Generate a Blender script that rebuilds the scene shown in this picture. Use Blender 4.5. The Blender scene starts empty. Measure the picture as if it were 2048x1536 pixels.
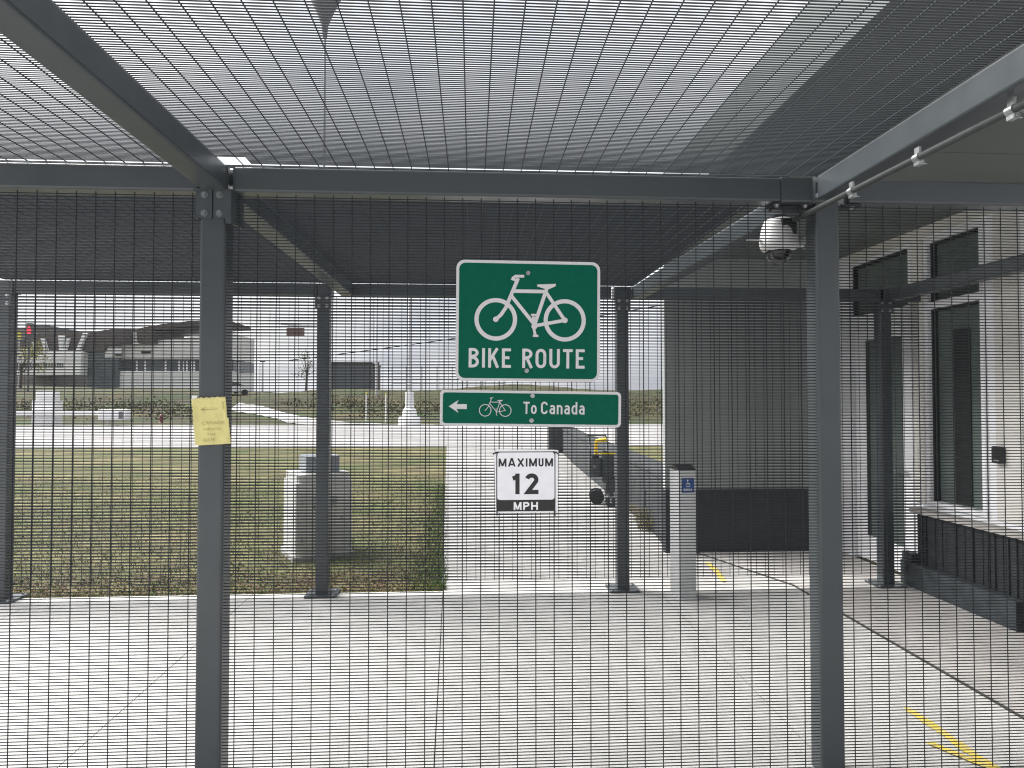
import bpy, bmesh, math, random
from math import radians as R, sin, cos, pi
from mathutils import Vector, Matrix
random.seed(7)
S = bpy.context.scene
COL = S.collection

# ---------------------------------------------------------------- camera
cam = bpy.data.cameras.new('camera'); cam_o = bpy.data.objects.new('camera', cam); COL.objects.link(cam_o)
cam.sensor_width = 36.0; cam.lens = 1334.0 / 2048.0 * 36.0
cam.clip_start = 0.05; cam.clip_end = 3000
cam_o.location = (0, 0, 1.583); cam_o.rotation_euler = (pi / 2 + 0.0237, 0, -0.0598)
S.camera = cam_o

# ---------------------------------------------------------------- sky and sun (bright overcast)
SUN_EL, SUN_AZ = 46.0, 292.0      # azimuth: compass style, measured from +Y towards +X
w = bpy.data.worlds.new('World'); S.world = w; w.use_nodes = True
nt = w.node_tree; nt.nodes.clear()
sky = nt.nodes.new('ShaderNodeTexSky'); sky.sky_type = 'NISHITA'; sky.sun_disc = False
sky.sun_elevation = R(SUN_EL); sky.sun_rotation = R(SUN_AZ); sky.dust_density = 3.0; sky.air_density = 1.0
hs = nt.nodes.new('ShaderNodeHueSaturation'); hs.inputs['Saturation'].default_value = 0.16
bg = nt.nodes.new('ShaderNodeBackground'); bg.inputs['Strength'].default_value = 0.06
wo = nt.nodes.new('ShaderNodeOutputWorld')
cl = nt.nodes.new('ShaderNodeMix'); cl.data_type = 'RGBA'; cl.inputs[0].default_value = .68; cl.inputs[0].default_value = .72
gtc = nt.nodes.new('ShaderNodeTexCoord'); cn = nt.nodes.new('ShaderNodeTexNoise'); cn.inputs['Scale'].default_value = 2.6; cn.inputs['Detail'].default_value = 6; cn.inputs['Roughness'].default_value = .55
cmap = nt.nodes.new('ShaderNodeMapping'); cmap.inputs['Scale'].default_value = (1, 1, 2.2)
cr = nt.nodes.new('ShaderNodeValToRGB'); cr.color_ramp.elements[0].position = .34; cr.color_ramp.elements[1].position = .66
cr.color_ramp.elements[0].color = (.62, .66, .76, 1); cr.color_ramp.elements[1].color = (1, 1, 1.0, 1)
cm = nt.nodes.new('ShaderNodeVectorMath'); cm.operation = 'SCALE'; cm.inputs['Scale'].default_value = 5.9
nt.links.new(gtc.outputs['Generated'], cmap.inputs[0]); nt.links.new(cmap.outputs[0], cn.inputs['Vector']); nt.links.new(cn.outputs['Fac'], cr.inputs[0]); nt.links.new(cr.outputs[0], cm.inputs[0]); nt.links.new(cm.outputs[0], cl.inputs[7])   # cloud deck
nt.links.new(sky.outputs[0], hs.inputs['Color']); nt.links.new(hs.outputs[0], cl.inputs[6]); nt.links.new(cl.outputs[2], bg.inputs[0]); nt.links.new(bg.outputs[0], wo.inputs[0])
sun = bpy.data.lights.new('sun', 'SUN'); sun.energy = 2.3; sun.angle = R(45); sun.color = (1, .985, .96)
sun_o = bpy.data.objects.new('sun', sun); COL.objects.link(sun_o)
_a, _e = R(SUN_AZ), R(SUN_EL)
sun_dir = Vector((sin(_a) * cos(_e), cos(_a) * cos(_e), sin(_e)))
sun_o.rotation_euler = (-sun_dir).to_track_quat('-Z', 'Y').to_euler()
vs = S.view_settings; vs.view_transform = 'Standard'; vs.look = 'None'; vs.exposure = 2.2; vs.gamma = 1.0; vs.use_curve_mapping = False
S.cycles.filter_width = 1.15

# ---------------------------------------------------------------- materials
def mat(name, col, rough=.6, metal=0., spec=.5, noise=0., nscale=6., bump=0., bscale=200., col2=None, detail=5., emit=None, streak=None, rvar=0):
    m = bpy.data.materials.new(name); m.use_nodes = True
    t = m.node_tree; b = t.nodes['Principled BSDF']
    b.inputs['Roughness'].default_value = rough; b.inputs['Metallic'].default_value = metal
    b.inputs['Specular IOR Level'].default_value = spec
    b.inputs['Base Color'].default_value = (*col, 1)
    tc = None
    def coord():
        nonlocal tc
        if tc is None: tc = t.nodes.new('ShaderNodeTexCoord')
        return tc.outputs['Object']
    if noise or col2:
        n = t.nodes.new('ShaderNodeTexNoise'); n.inputs['Scale'].default_value = nscale; n.inputs['Detail'].default_value = detail
        src = coord()
        if streak:
            mp = t.nodes.new('ShaderNodeMapping'); mp.inputs['Scale'].default_value = streak
            t.links.new(src, mp.inputs[0]); src = mp.outputs[0]
        t.links.new(src, n.inputs['Vector'])
        r = t.nodes.new('ShaderNodeValToRGB')
        r.color_ramp.elements[0].position = .32; r.color_ramp.elements[1].position = .68
        c2 = col2 or tuple(min(1, c * (1 + noise)) for c in col)
        c1 = col if col2 else tuple(c * (1 - noise) for c in col)
        r.color_ramp.elements[0].color = (*c1, 1); r.color_ramp.elements[1].color = (*c2, 1)
        t.links.new(n.outputs['Fac'], r.inputs[0]); t.links.new(r.outputs[0], b.inputs['Base Color'])
    if bump:
        n2 = t.nodes.new('ShaderNodeTexNoise'); n2.inputs['Scale'].default_value = bscale; n2.inputs['Detail'].default_value = 4
        t.links.new(coord(), n2.inputs['Vector'])
        bp = t.nodes.new('ShaderNodeBump'); bp.inputs['Strength'].default_value = bump; bp.inputs['Distance'].default_value = .01
        t.links.new(n2.outputs['Fac'], bp.inputs['Height']); t.links.new(bp.outputs[0], b.inputs['Normal'])
    if rvar:
        n3 = t.nodes.new('ShaderNodeTexNoise'); n3.inputs['Scale'].default_value = 9; n3.inputs['Detail'].default_value = 8
        mp3 = t.nodes.new('ShaderNodeMapping'); mp3.inputs['Scale'].default_value = (1.2, 1.2, .8); t.links.new(coord(), mp3.inputs[0]); t.links.new(mp3.outputs[0], n3.inputs['Vector'])
        mr3 = t.nodes.new('ShaderNodeMapRange'); mr3.inputs['From Min'].default_value = .3; mr3.inputs['From Max'].default_value = .7
        mr3.inputs['To Min'].default_value = rough - rvar; mr3.inputs['To Max'].default_value = rough + rvar
        t.links.new(n3.outputs['Fac'], mr3.inputs['Value']); t.links.new(mr3.outputs[0], b.inputs['Roughness'])
    if emit:
        b.inputs['Emission Color'].default_value = (*emit[0], 1); b.inputs['Emission Strength'].default_value = emit[1]
    return m

def layered(name, cols, scales, rough=.9, bump=.3, bscale=60., stops=(.35, .65), spots=None):
    """three colours mixed by two noises of different scale"""
    m = bpy.data.materials.new(name); m.use_nodes = True
    t = m.node_tree; b = t.nodes['Principled BSDF']; b.inputs['Roughness'].default_value = rough; b.inputs['Specular IOR Level'].default_value = .25
    tc = t.nodes.new('ShaderNodeTexCoord')
    prev = None
    for i, sc in enumerate(scales):
        n = t.nodes.new('ShaderNodeTexNoise'); n.inputs['Scale'].default_value = sc; n.inputs['Detail'].default_value = 6; n.inputs['Roughness'].default_value = .62
        t.links.new(tc.outputs['Object'], n.inputs['Vector'])
        mr = t.nodes.new('ShaderNodeMapRange'); mr.inputs['From Min'].default_value = stops[0]; mr.inputs['From Max'].default_value = stops[1]
        t.links.new(n.outputs['Fac'], mr.inputs['Value'])
        mx = t.nodes.new('ShaderNodeMix'); mx.data_type = 'RGBA'
        t.links.new(mr.outputs[0], mx.inputs[0])
        if prev is None: mx.inputs[6].default_value = (*cols[0], 1)
        else: t.links.new(prev, mx.inputs[6])
        mx.inputs[7].default_value = (*cols[i + 1], 1)
        prev = mx.outputs[2]
    if spots:      # sparse scuffs and stains
        for sc_, lo_, hi_, k_ in ((5.5, .60, .74, .55), (38., .66, .70, .5)):
            n = t.nodes.new('ShaderNodeTexNoise'); n.inputs['Scale'].default_value = sc_; n.inputs['Detail'].default_value = 9; n.inputs['Roughness'].default_value = .7; n.inputs['Distortion'].default_value = .6
            t.links.new(tc.outputs['Object'], n.inputs['Vector'])
            mr = t.nodes.new('ShaderNodeMapRange'); mr.inputs['From Min'].default_value = lo_; mr.inputs['From Max'].default_value = hi_; mr.inputs['To Max'].default_value = k_
            t.links.new(n.outputs['Fac'], mr.inputs['Value'])
            mx = t.nodes.new('ShaderNodeMix'); mx.data_type = 'RGBA'; t.links.new(mr.outputs[0], mx.inputs[0]); t.links.new(prev, mx.inputs[6]); mx.inputs[7].default_value = (*spots, 1); prev = mx.outputs[2]
    t.links.new(prev, b.inputs['Base Color'])
    n2 = t.nodes.new('ShaderNodeTexNoise'); n2.inputs['Scale'].default_value = bscale; n2.inputs['Detail'].default_value = 5
    t.links.new(tc.outputs['Object'], n2.inputs['Vector'])
    bp = t.nodes.new('ShaderNodeBump'); bp.inputs['Strength'].default_value = bump; bp.inputs['Distance'].default_value = .02
    t.links.new(n2.outputs['Fac'], bp.inputs['Height']); t.links.new(bp.outputs[0], b.inputs['Normal'])
    return m

M = dict(
    paint=mat('grey_steel_paint', (.049, .058, .064), .36, 0, .5, noise=.07, nscale=3, bump=.03, bscale=420, rvar=.06),
    wire=mat('black_coated_wire', (.027, .031, .035), .62, 0, .16),
    roof_wire=mat('lightened_roof_wire', (.050, .057, .064), .62, 0, .2),  # same wire coating, colour raised to stand in for light on the roof
    galv=mat('galvanised_steel', (.42, .43, .44), .38, .85, .5, noise=.25, nscale=60),
    dull=mat('dull_bolt_steel', (.20, .22, .23), .42, .6, .5, noise=.3, nscale=90),
    concrete=layered('concrete', [(.52, .51, .49), (.575, .565, .55), (.43, .42, .40)], [1.1, 6.], .85, .15, 160, (.38, .74), (.27, .26, .245)),
    apron=layered('apron_concrete', [(.44, .415, .395), (.50, .475, .455), (.33, .315, .305)], [2.2, 3.5], .85, .12, 160, (.42, .8), (.2, .19, .18)),
    path=layered('path_concrete', [(.38, .37, .355), (.44, .425, .41), (.31, .30, .29)], [.9, 6.], .85, .12, 120),
    gap=mat('joint_filler', (.055, .052, .048), .95),
    road=layered('plaza_concrete', [(.40, .39, .38), (.46, .44, .43), (.34, .33, .33)], [.12, .8], .88, .1, 30),
    lawn=layered('lawn', [(.062, .100, .026), (.225, .195, .095), (.125, .110, .058)], [.45, 1.9], .95, .9, 40, (.38, .62)),
    berm=layered('berm_grass', [(.045, .082, .026), (.115, .100, .045), (.060, .050, .032)], [.16, .5], .95, .8, 8, (.38, .62)),
    blade=mat('grass_blade', (.075, .150, .030), .7, 0, .3, col2=(.14, .17, .05), nscale=1.4),
    straw=mat('dry_straw', (.27, .225, .11), .8, 0, .3, col2=(.17, .15, .07), nscale=2),
    leaf_litter=mat('dead_leaf', (.09, .048, .026), .8, 0, .3, col2=(.16, .105, .065), nscale=9),
    green=mat('sign_green', (.0004, .094, .058), .5, 0, .12, noise=.05, nscale=30),
    white_sheet=mat('sign_white_sheeting', (.60, .59, .60), .45, 0, .4, noise=.04, nscale=120),
    bright_sheet=mat('laminated_white', (.88, .88, .92), .35, 0, .4, noise=.03, nscale=20),
    black_ink=mat('black_ink', (.012, .012, .013), .45),
    alu=mat('sign_back_aluminium', (.45, .45, .46), .4, .9),
    paper=mat('yellow_ruled_paper', (.70, .63, .27), .8, 0, .3, noise=.08, nscale=14, bump=.8, bscale=26),
    paper_rule=mat('paper_rule', (.56, .50, .22), .85, 0, .2),
    pencil=mat('pencil_grey', (.40, .35, .14), .8), pencil_dark=mat('pencil_dark', (.10, .09, .06), .8),
    tape=mat('clear_tape', (.78, .78, .74), .25, 0, .6),
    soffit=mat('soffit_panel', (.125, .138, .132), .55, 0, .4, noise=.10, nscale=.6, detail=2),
    wall_grey=mat('grey_wall_panel', (.335, .355, .35), .6, 0, .4, noise=.08, nscale=1.2),
    plinth=mat('dark_plinth', (.022, .025, .028), .55, 0, .4, noise=.25, nscale=14, bump=.15, bscale=90),
    plinth_base=mat('dark_base_stone', (.040, .048, .053), .6, 0, .4, noise=.35, nscale=10, bump=.2, bscale=70),
    cap=mat('stone_cap', (.36, .34, .32), .7, 0, .35, noise=.12, nscale=12),
    wall_white=mat('white_wall_panel', (.80, .80, .82), .5, 0, .4, noise=.03, nscale=3),
    wall_cream=mat('cream_wall_panel', (.66, .64, .60), .55, 0, .4, noise=.03, nscale=3),
    frame_white=mat('white_window_frame', (.80, .80, .82), .4, 0, .5),
    dark_frame=mat('dark_gasket', (.012, .013, .014), .5),
    glass=mat('dark_window_glass', (.115, .140, .128), .05, 0, .42, noise=.2, nscale=1.5),
    cam_white=mat('camera_white_plastic', (.62, .62, .62), .38, 0, .5),
    smoke=mat('smoked_dome', (.008, .008, .010), .06, 0, .8),
    black_plastic=mat('black_plastic', (.014, .014, .015), .4),
    conduit=mat('grey_conduit', (.050, .054, .054), .6, 0, .2, noise=.08, nscale=30),
    post_grey=mat('bollard_grey', (.50, .51, .51), .5, 0, .4, noise=.05, nscale=8),
    blue=mat('blue_sticker', (.012, .060, .22), .4), sticker_white=mat('sticker_white', (.62, .68, .75), .5),
    yellow=mat('yellow_paint', (.75, .52, .02), .55, 0, .4, noise=.15, nscale=8),
    spray=mat('yellow_spray_paint', (.74, .55, .06), .85, 0, .2, col2=(.55, .46, .20), nscale=26),
    util=mat('utility_box_white', (.62, .62, .60), .6, 0, .4, noise=.10, nscale=4, streak=(1, 1, .2)),
    util_grey=mat('meter_box_grey', (.24, .26, .28), .5, 0, .4),
    low_wall=mat('dark_masonry', (.062, .065, .067), .85, 0, .3, noise=.2, nscale=5, bump=.25, bscale=40),
    machine_dark=mat('machine_dark_paint', (.045, .053, .053), .45, 0, .5, noise=.2, nscale=12),
    rubber=mat('rubber', (.015, .015, .015), .8),
    white_paint=mat('white_paint', (.84, .84, .85), .5), off_white=mat('off_white_cladding', (.82, .81, .80), .6, noise=.04, nscale=.4),
    brown=mat('brown_cladding', (.065, .045, .040), .6, noise=.2, nscale=.4), brown_dark=mat('dark_brown_underside', (.030, .024, .022), .7),
    glazing=mat('grey_glazing', (.055, .070, .080), .15, 0, .5, noise=.3, nscale=.5),
    far_grey=mat('far_grey_cladding', (.12, .13, .145), .7, noise=.1, nscale=.5),
    far_taupe=mat('far_taupe_cladding', (.20, .18, .17), .8, noise=.1, nscale=.3),
    pole_grey=mat('pole_grey', (.48, .49, .51), .5, .3), pole_mid=mat('pole_mid_grey', (.16, .165, .175), .6), pole_dark=mat('pole_dark', (.05, .05, .055), .5),
    red_lamp=mat('red_signal_lamp', (.5, .01, .02), .4, emit=((1, .03, .08), .30)), sign_yellow=mat('sign_yellow', (.75, .62, .03), .5),
    sign_brown=mat('gantry_sign_brown', (.12, .07, .06), .6), hydrant=mat('hydrant_red', (.20, .035, .045), .5),
    leaf_yellow=mat('autumn_leaf', (.16, .17, .035), .7, 0, .3, col2=(.36, .31, .09), nscale=3), leaf_dark=mat('bare_twig_brown', (.105, .090, .048), .8, col2=(.13, .125, .05), nscale=2),
    bark=mat('bark', (.07, .055, .04), .9), cable=mat('cable_black', (.02, .02, .02), .6),
    car_white=mat('car_white', (.66, .66, .68), .25, 0, .5), car_pink=mat('car_silver', (.42, .36, .37), .3, .3, .5),
)

# ---------------------------------------------------------------- helpers
def tag(o, label=None, cat=None, group=None, kind=None):
    if label: o['label'] = label
    if cat: o['category'] = cat
    if group: o['group'] = group
    if kind: o['kind'] = kind
    return o
def empty(name, loc, label, cat, group=None, rz=0):
    o = bpy.data.objects.new(name, None); COL.objects.link(o); o.location = loc; o.rotation_euler = (0, 0, rz); o.empty_display_size = .1
    return tag(o, label, cat, group)
def copy_tree(o, parent=None):
    c = o.copy(); COL.objects.link(c); c.parent = parent
    if parent is not None: c.matrix_parent_inverse = o.matrix_parent_inverse.copy()
    for ch in list(o.children): copy_tree(ch, c)
    return c

class MB:
    """collects shapes, builds one mesh object"""
    def __init__(s): s.v = []; s.f = []; s.sm = []; s.mi = []
    def add(s, vs, fs, smooth=False, mi=0):
        o = len(s.v); s.v += [tuple(v) for v in vs]
        for f in fs: s.f.append([i + o for i in f]); s.sm.append(smooth); s.mi.append(mi)
    def box(s, x0, x1, y0, y1, z0, z1, mi=0):
        v = [(x0, y0, z0), (x1, y0, z0), (x1, y1, z0), (x0, y1, z0), (x0, y0, z1), (x1, y0, z1), (x1, y1, z1), (x0, y1, z1)]
        s.add(v, [(0, 3, 2, 1), (4, 5, 6, 7), (0, 1, 5, 4), (1, 2, 6, 5), (2, 3, 7, 6), (3, 0, 4, 7)], mi=mi); return s
    def prism(s, poly, d0, d1, axis='y', mi=0):
        """polygon of 2-d points extruded along an axis; axis y: (x,z), axis z: (x,y), axis x: (y,z)"""
        n = len(poly)
        def pt(p, d): return {'y': (p[0], d, p[1]), 'z': (p[0], p[1], d), 'x': (d, p[0], p[1])}[axis]
        v = [pt(p, d0) for p in poly] + [pt(p, d1) for p in poly]
        a = list(range(n)); area = sum(poly[i][0] * poly[(i + 1) % n][1] - poly[(i + 1) % n][0] * poly[i][1] for i in range(n))
        fs = [a, [i + n for i in reversed(a)]] + [[i, i + n, (i + 1) % n + n, (i + 1) % n] for i in range(n)]
        s.add(v, fs, mi=mi); return s
    def rbox(s, x0, x1, y0, y1, z0, z1, r, axis='z', seg=3, mi=0):
        if axis == 'z': a0, a1, b0, b1, c0, c1 = x0, x1, y0, y1, z0, z1
        elif axis == 'y': a0, a1, b0, b1, c0, c1 = x0, x1, z0, z1, y0, y1
        else: a0, a1, b0, b1, c0, c1 = y0, y1, z0, z1, x0, x1
        return s.prism(rrect(a0, a1, b0, b1, r, seg), c0, c1, axis, mi)
    def tube(s, p0, p1, r0, r1=None, n=10, caps=True, smooth=True, mi=0):
        p0, p1 = Vector(p0), Vector(p1); r1 = r0 if r1 is None else r1
        d = (p1 - p0).normalized(); a = d.orthogonal().normalized(); b = d.cross(a)
        v = [];
        for p, r in ((p0, r0), (p1, r1)):
            for i in range(n):
                t = 2 * pi * i / n; v.append(p + a * (cos(t) * r) + b * (sin(t) * r))
        s.add(v, [(i, (i + 1) % n, (i + 1) % n + n, i + n) for i in range(n)], smooth, mi)
        if caps: s.add(v[:n], [list(range(n))[::-1]], mi=mi); s.add(v[n:], [list(range(n))], mi=mi)
        return s
    def path(s, pts, r, n=8, mi=0):
        for i in range(len(pts) - 1): s.tube(pts[i], pts[i + 1], r, n=n, mi=mi)
        return s
    def lathe(s, prof, c=(0, 0, 0), n=24, smooth=True, mi=0):
        v = []; k = len(prof)
        for r, z in prof:
            for i in range(n):
                t = 2 * pi * i / n; v.append((c[0] + r * cos(t), c[1] + r * sin(t), c[2] + z))
        fs = []
        for j in range(k - 1):
            for i in range(n): fs.append((j * n + i, j * n + (i + 1) % n, (j + 1) * n + (i + 1) % n, (j + 1) * n + i))
        s.add(v, fs, smooth, mi); return s
    def bar(s, p0, p1, wd, ht, r=.009, up=(0, 0, 1), seg=3, mi=0):
        """rounded square hollow-section bar whose axis is p0-p1, centred"""
        p0, p1 = Vector(p0), Vector(p1); d = (p1 - p0).normalized(); up = Vector(up)
        a = d.cross(up).normalized(); b = a.cross(d)
        ring = rrect(-wd / 2, wd / 2, -ht / 2, ht / 2, r, seg); n = len(ring)
        v = [p + a * x + b * z for p in (p0, p1) for x, z in ring]
        s.add(v, [(i, (i + 1) % n, (i + 1) % n + n, i + n) for i in range(n)], False, mi)
        s.add(v[:n], [list(range(n))[::-1]], mi=mi); s.add(v[n:], [list(range(n))], mi=mi); return s
    def hexbolt(s, c, nrm, r=.0095, h=.007, mi=0):
        c = Vector(c); nrm = Vector(nrm).normalized()
        s.tube(c, c + nrm * .0022, r * 1.45, n=16, mi=mi); s.tube(c + nrm * .0022, c + nrm * (h + .0022), r, r * .94, n=6, smooth=False, mi=mi); return s
    def build(s, name, m, parent=None, loc=(0, 0, 0), rz=0, fix=True):
        me = bpy.data.meshes.new(name); me.from_pydata(s.v, [], s.f)
        for p, sm, mi in zip(me.polygons, s.sm, s.mi): p.use_smooth = sm; p.material_index = mi
        for mm in (m if isinstance(m, (list, tuple)) else [m]): me.materials.append(mm)
        if fix:
            bm = bmesh.new(); bm.from_mesh(me); bmesh.ops.recalc_face_normals(bm, faces=bm.faces); bm.to_mesh(me); bm.free()
        me.update()
        o = bpy.data.objects.new(name, me); COL.objects.link(o)
        if parent is not None:
            o.parent = parent
            bpy_loc = Vector(loc); o.location = bpy_loc
        else: o.location = loc
        o.rotation_euler = (0, 0, rz)
        return o

def rrect(a0, a1, b0, b1, r, seg=3):
    pts = []
    for cx, cy, t0 in ((a1 - r, b1 - r, 0), (a0 + r, b1 - r, pi / 2), (a0 + r, b0 + r, pi), (a1 - r, b0 + r, 1.5 * pi)):
        for i in range(seg + 1):
            t = t0 + (pi / 2) * i / seg; pts.append((cx + r * cos(t), cy + r * sin(t)))
    return pts

def text_mesh(name, body, height, width, m, parent, loc, thick=.0006, offset=0., rot=None, align='LEFT', spacing=1.):
    """lettering scaled to an exact width and cap height, standing in the x-z plane and facing -y"""
    cu = bpy.data.curves.new(name, 'FONT'); cu.body = body; cu.size = 1; cu.offset = offset; cu.space_character = spacing; cu.resolution_u = 4
    ob = bpy.data.objects.new(name, cu); COL.objects.link(ob)
    dg = bpy.context.evaluated_depsgraph_get(); me = bpy.data.meshes.new_from_object(ob.evaluated_get(dg))
    bpy.data.objects.remove(ob); bpy.data.curves.remove(cu)
    xs = [v.co.x for v in me.vertices]; ys = [v.co.y for v in me.vertices]
    x0, x1, y0, y1 = min(xs), max(xs), 0., max(ys)
    kx = width / (x1 - x0); kz = height / (y1 - y0)
    for v in me.vertices: v.co = ((v.co.x - x0) * kx, 0, (v.co.y - y0) * kz)
    me.materials.clear(); me.materials.append(m); me.name = name
    bm = bmesh.new(); bm.from_mesh(me)
    r = bmesh.ops.extrude_face_region(bm, geom=bm.faces[:])
    for v in [g for g in r['geom'] if isinstance(g, bmesh.types.BMVert)]: v.co.y -= thick
    bmesh.ops.recalc_face_normals(bm, faces=bm.faces); bm.to_mesh(me); bm.free()
    o = bpy.data.objects.new(name, me); COL.objects.link(o); o.parent = parent; o.location = loc
    if rot: o.rotation_euler = rot
    return o

def arc(cx, cz, rx, rz, a0, a1, n=10): return [(cx + rx * cos(R(a0 + (a1 - a0) * i / n)), cz + rz * sin(R(a0 + (a1 - a0) * i / n))) for i in range(n + 1)]
def glyph(ch, t):
    """centre-line strokes of a highway letter one unit high; returns (width, strokes); t = stroke width"""
    h = t / 2; lo, hi = h, 1 - h
    if ch == 'B': w_ = .52; return w_, [[(h, 0), (h, 1)], [(h, hi)] + arc(w_ - h - .22, .755, .20, hi - .755, 90, -90) + [(h, .51)], [(h, .51)] + arc(w_ - h - .24, (.51 + lo) / 2, .24, (.51 - lo) / 2, 90, -90) + [(h, lo)]]
    if ch == 'I': return t, [[(h, 0), (h, 1)]]
    if ch == 'K': w_ = .54; return w_, [[(h, 0), (h, 1)], [(w_ - h, 1), (h + .01, .38)], [(.235, .60), (w_ - h + .02, 0)]]
    if ch == 'E': w_ = .46; return w_, [[(w_, hi), (h, hi), (h, lo), (w_, lo)], [(h, .52), (w_ - .08, .52)]]
    if ch == 'R': w_ = .52; return w_, [[(h, 0), (h, 1)], [(h, hi)] + arc(w_ - h - .23, .73, .23, hi - .73, 90, -90) + [(h, .46 + 0)], [(.26, .46), (w_ - h + .03, 0)]]
    if ch == 'O': w_ = .55; rx = w_ / 2 - h; return w_, [[(w_ - h, .5)] + arc(w_ / 2, .70, rx, hi - .70, 0, 180) + arc(w_ / 2, .30, rx, .30 - lo, 180, 360) + [(w_ - h, .52)]]
    if ch == 'U': w_ = .54; rx = w_ / 2 - h; return w_, [[(h, 1)] + arc(w_ / 2, .28, rx, .28 - lo, 180, 360) + [(w_ - h, 1)]]
    if ch == 'T': w_ = .50; return w_, [[(0, hi), (w_, hi)], [(w_ / 2, hi), (w_ / 2, 0)]]
    if ch == 'C': w_ = .53; rx = w_ / 2 - h; return w_, [arc(w_ / 2, .70, rx, hi - .70, 5, 180) + arc(w_ / 2, .30, rx, .30 - lo, 180, 355)]
    if ch == 'o': w_ = .46; rx = w_ / 2 - h; return w_, [arc(w_ / 2, .37, rx, .37 - h, 0, 360, 24)]
    if ch == 'a': w_ = .44; rx = w_ / 2 - h; return w_, [arc(w_ / 2, .50, rx, .74 - h - .50, 150, 0, 8) + [(w_ - h, 0)], [(w_ - h, .42)] + arc(.20, .24, .20 - h, .24 - h, 75, 285, 12) + [(w_ - h, .10)]]
    if ch == 'n': w_ = .45; rx = w_ / 2 - h; return w_, [[(h, .74), (h, 0)], arc(w_ / 2, .48, rx, .74 - h - .48, 170, 0, 8) + [(w_ - h, 0)]]
    if ch == 'd': w_ = .46; return w_, [[(w_ - h, 1), (w_ - h, 0)], [(w_ - h, .64)] + arc(.22, .37, .22 - h, .37 - h, 70, 290, 14) + [(w_ - h, .10)]]
    if ch == 'M': w_ = .84; return w_, [[(h, 0), (h, 1)], [(w_ - h, 0), (w_ - h, 1)], [(h * 1.1, .985), (w_ / 2 - .03, .16), (w_ / 2 + .03, .16), (w_ - h * 1.1, .985)]]
    if ch == 'A': w_ = .80; return w_, [[(h * .9, 0), (w_ / 2 - .035, .955), (w_ / 2 + .035, .955), (w_ - h * .9, 0)], [(.18, .26), (w_ - .18, .26)]]
    if ch == 'X': w_ = .76; return w_, [[(h, 0), (w_ - h, 1)], [(h, 1), (w_ - h, 0)]]
    if ch == 'P': w_ = .68; return w_, [[(h, 0), (h, 1)], [(h, hi)] + arc(w_ - h - .23, .70, .23, hi - .70, 90, -90) + [(h, .40)]]
    if ch == 'H': w_ = .74; return w_, [[(h, 0), (h, 1)], [(w_ - h, 0), (w_ - h, 1)], [(h, .5), (w_ - h, .5)]]
    if ch == '1': w_ = .32; return w_, [[(w_ - h, 0), (w_ - h, 1)], [(0, .76), (.12, .80), (w_ - h, hi - .02)]]
    if ch == '2': w_ = .62; return w_, [arc(w_ / 2, .70, w_ / 2 - h, hi - .70, 165, -30, 14) + [(h + .03, lo), (w_, lo)]]
    return .30, []
def letters(name, body, height, width, m, parent, loc, t=.17, gap=.17, rot=None):
    """highway lettering of flat strokes, fitted to a height and a width, in the x-z plane"""
    b = MB(); x = 0; items = []
    for ch in body:
        w_, st_ = glyph(ch, t * (1.12 if ch in 'MU12XA' and False else 1)); items.append((x, st_)); x += w_ + (gap if ch != ' ' else .12)
    k = width / (x - gap); y = 0
    for x0, st_ in items:
        for j, p in enumerate(st_):
            q = [p[0]]
            for c_ in p[1:]:
                if (c_[0] - q[-1][0]) ** 2 + (c_[1] - q[-1][1]) ** 2 > 1e-7: q.append(c_)
            if len(q) > 1: stroke2(b, [((x0 + c_[0]) * k, c_[1] * height) for c_ in q], t * (k + height) / 2, -j * .00012)
    o = b.build(name, m, parent, loc, fix=False)
    if rot: o.rotation_euler = rot
    return o

# ---------------------------------------------------------------- dimensions of the enclosure (metres)
D, D2 = 2.758, 5.493           # front faces of the near and the far fence line
T = .1016                      # square tube
ZB = 2.432; ZT = ZB + T        # underside and top of the roof beams
PITCH_V, PITCH_H, WR = .0762, .0127, .00212
rw = random.Random(3)
def weld_mesh(name, O, u, v, nrm, U, V, parent, m='wire', phase=0., label=None, notch=(0, 0)):
    """welded anti-climb mesh: fine wires run along u, wide ones along v; v wires lie on the +nrm side"""
    O, u, v, nrm = Vector(O), Vector(u), Vector(v), Vector(nrm); b = MB()
    n = int(V / PITCH_H)
    for i in range(n + 1):
        j = rw.gauss(0, .00012); k = rw.gauss(0, .00012)
        p = O + v * (i * PITCH_H) + u * (notch[0] if i > n - notch[1] else 0); b.tube(p + v * j, p + v * k + u * (U - (notch[0] if i > n - notch[1] else 0)), WR, n=6, caps=False)
    x = phase
    while x < U:
        j = rw.gauss(0, .0004); k = rw.gauss(0, .0004)
        b.tube(O + u * (x + j) + nrm * (WR * 2), O + u * (x + k) + v * V + nrm * (WR * 2), WR, n=6, caps=False); x += PITCH_V
    o = b.build(name, M[m], parent, fix=False)
    if label: o['label'] = label
    return o

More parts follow.
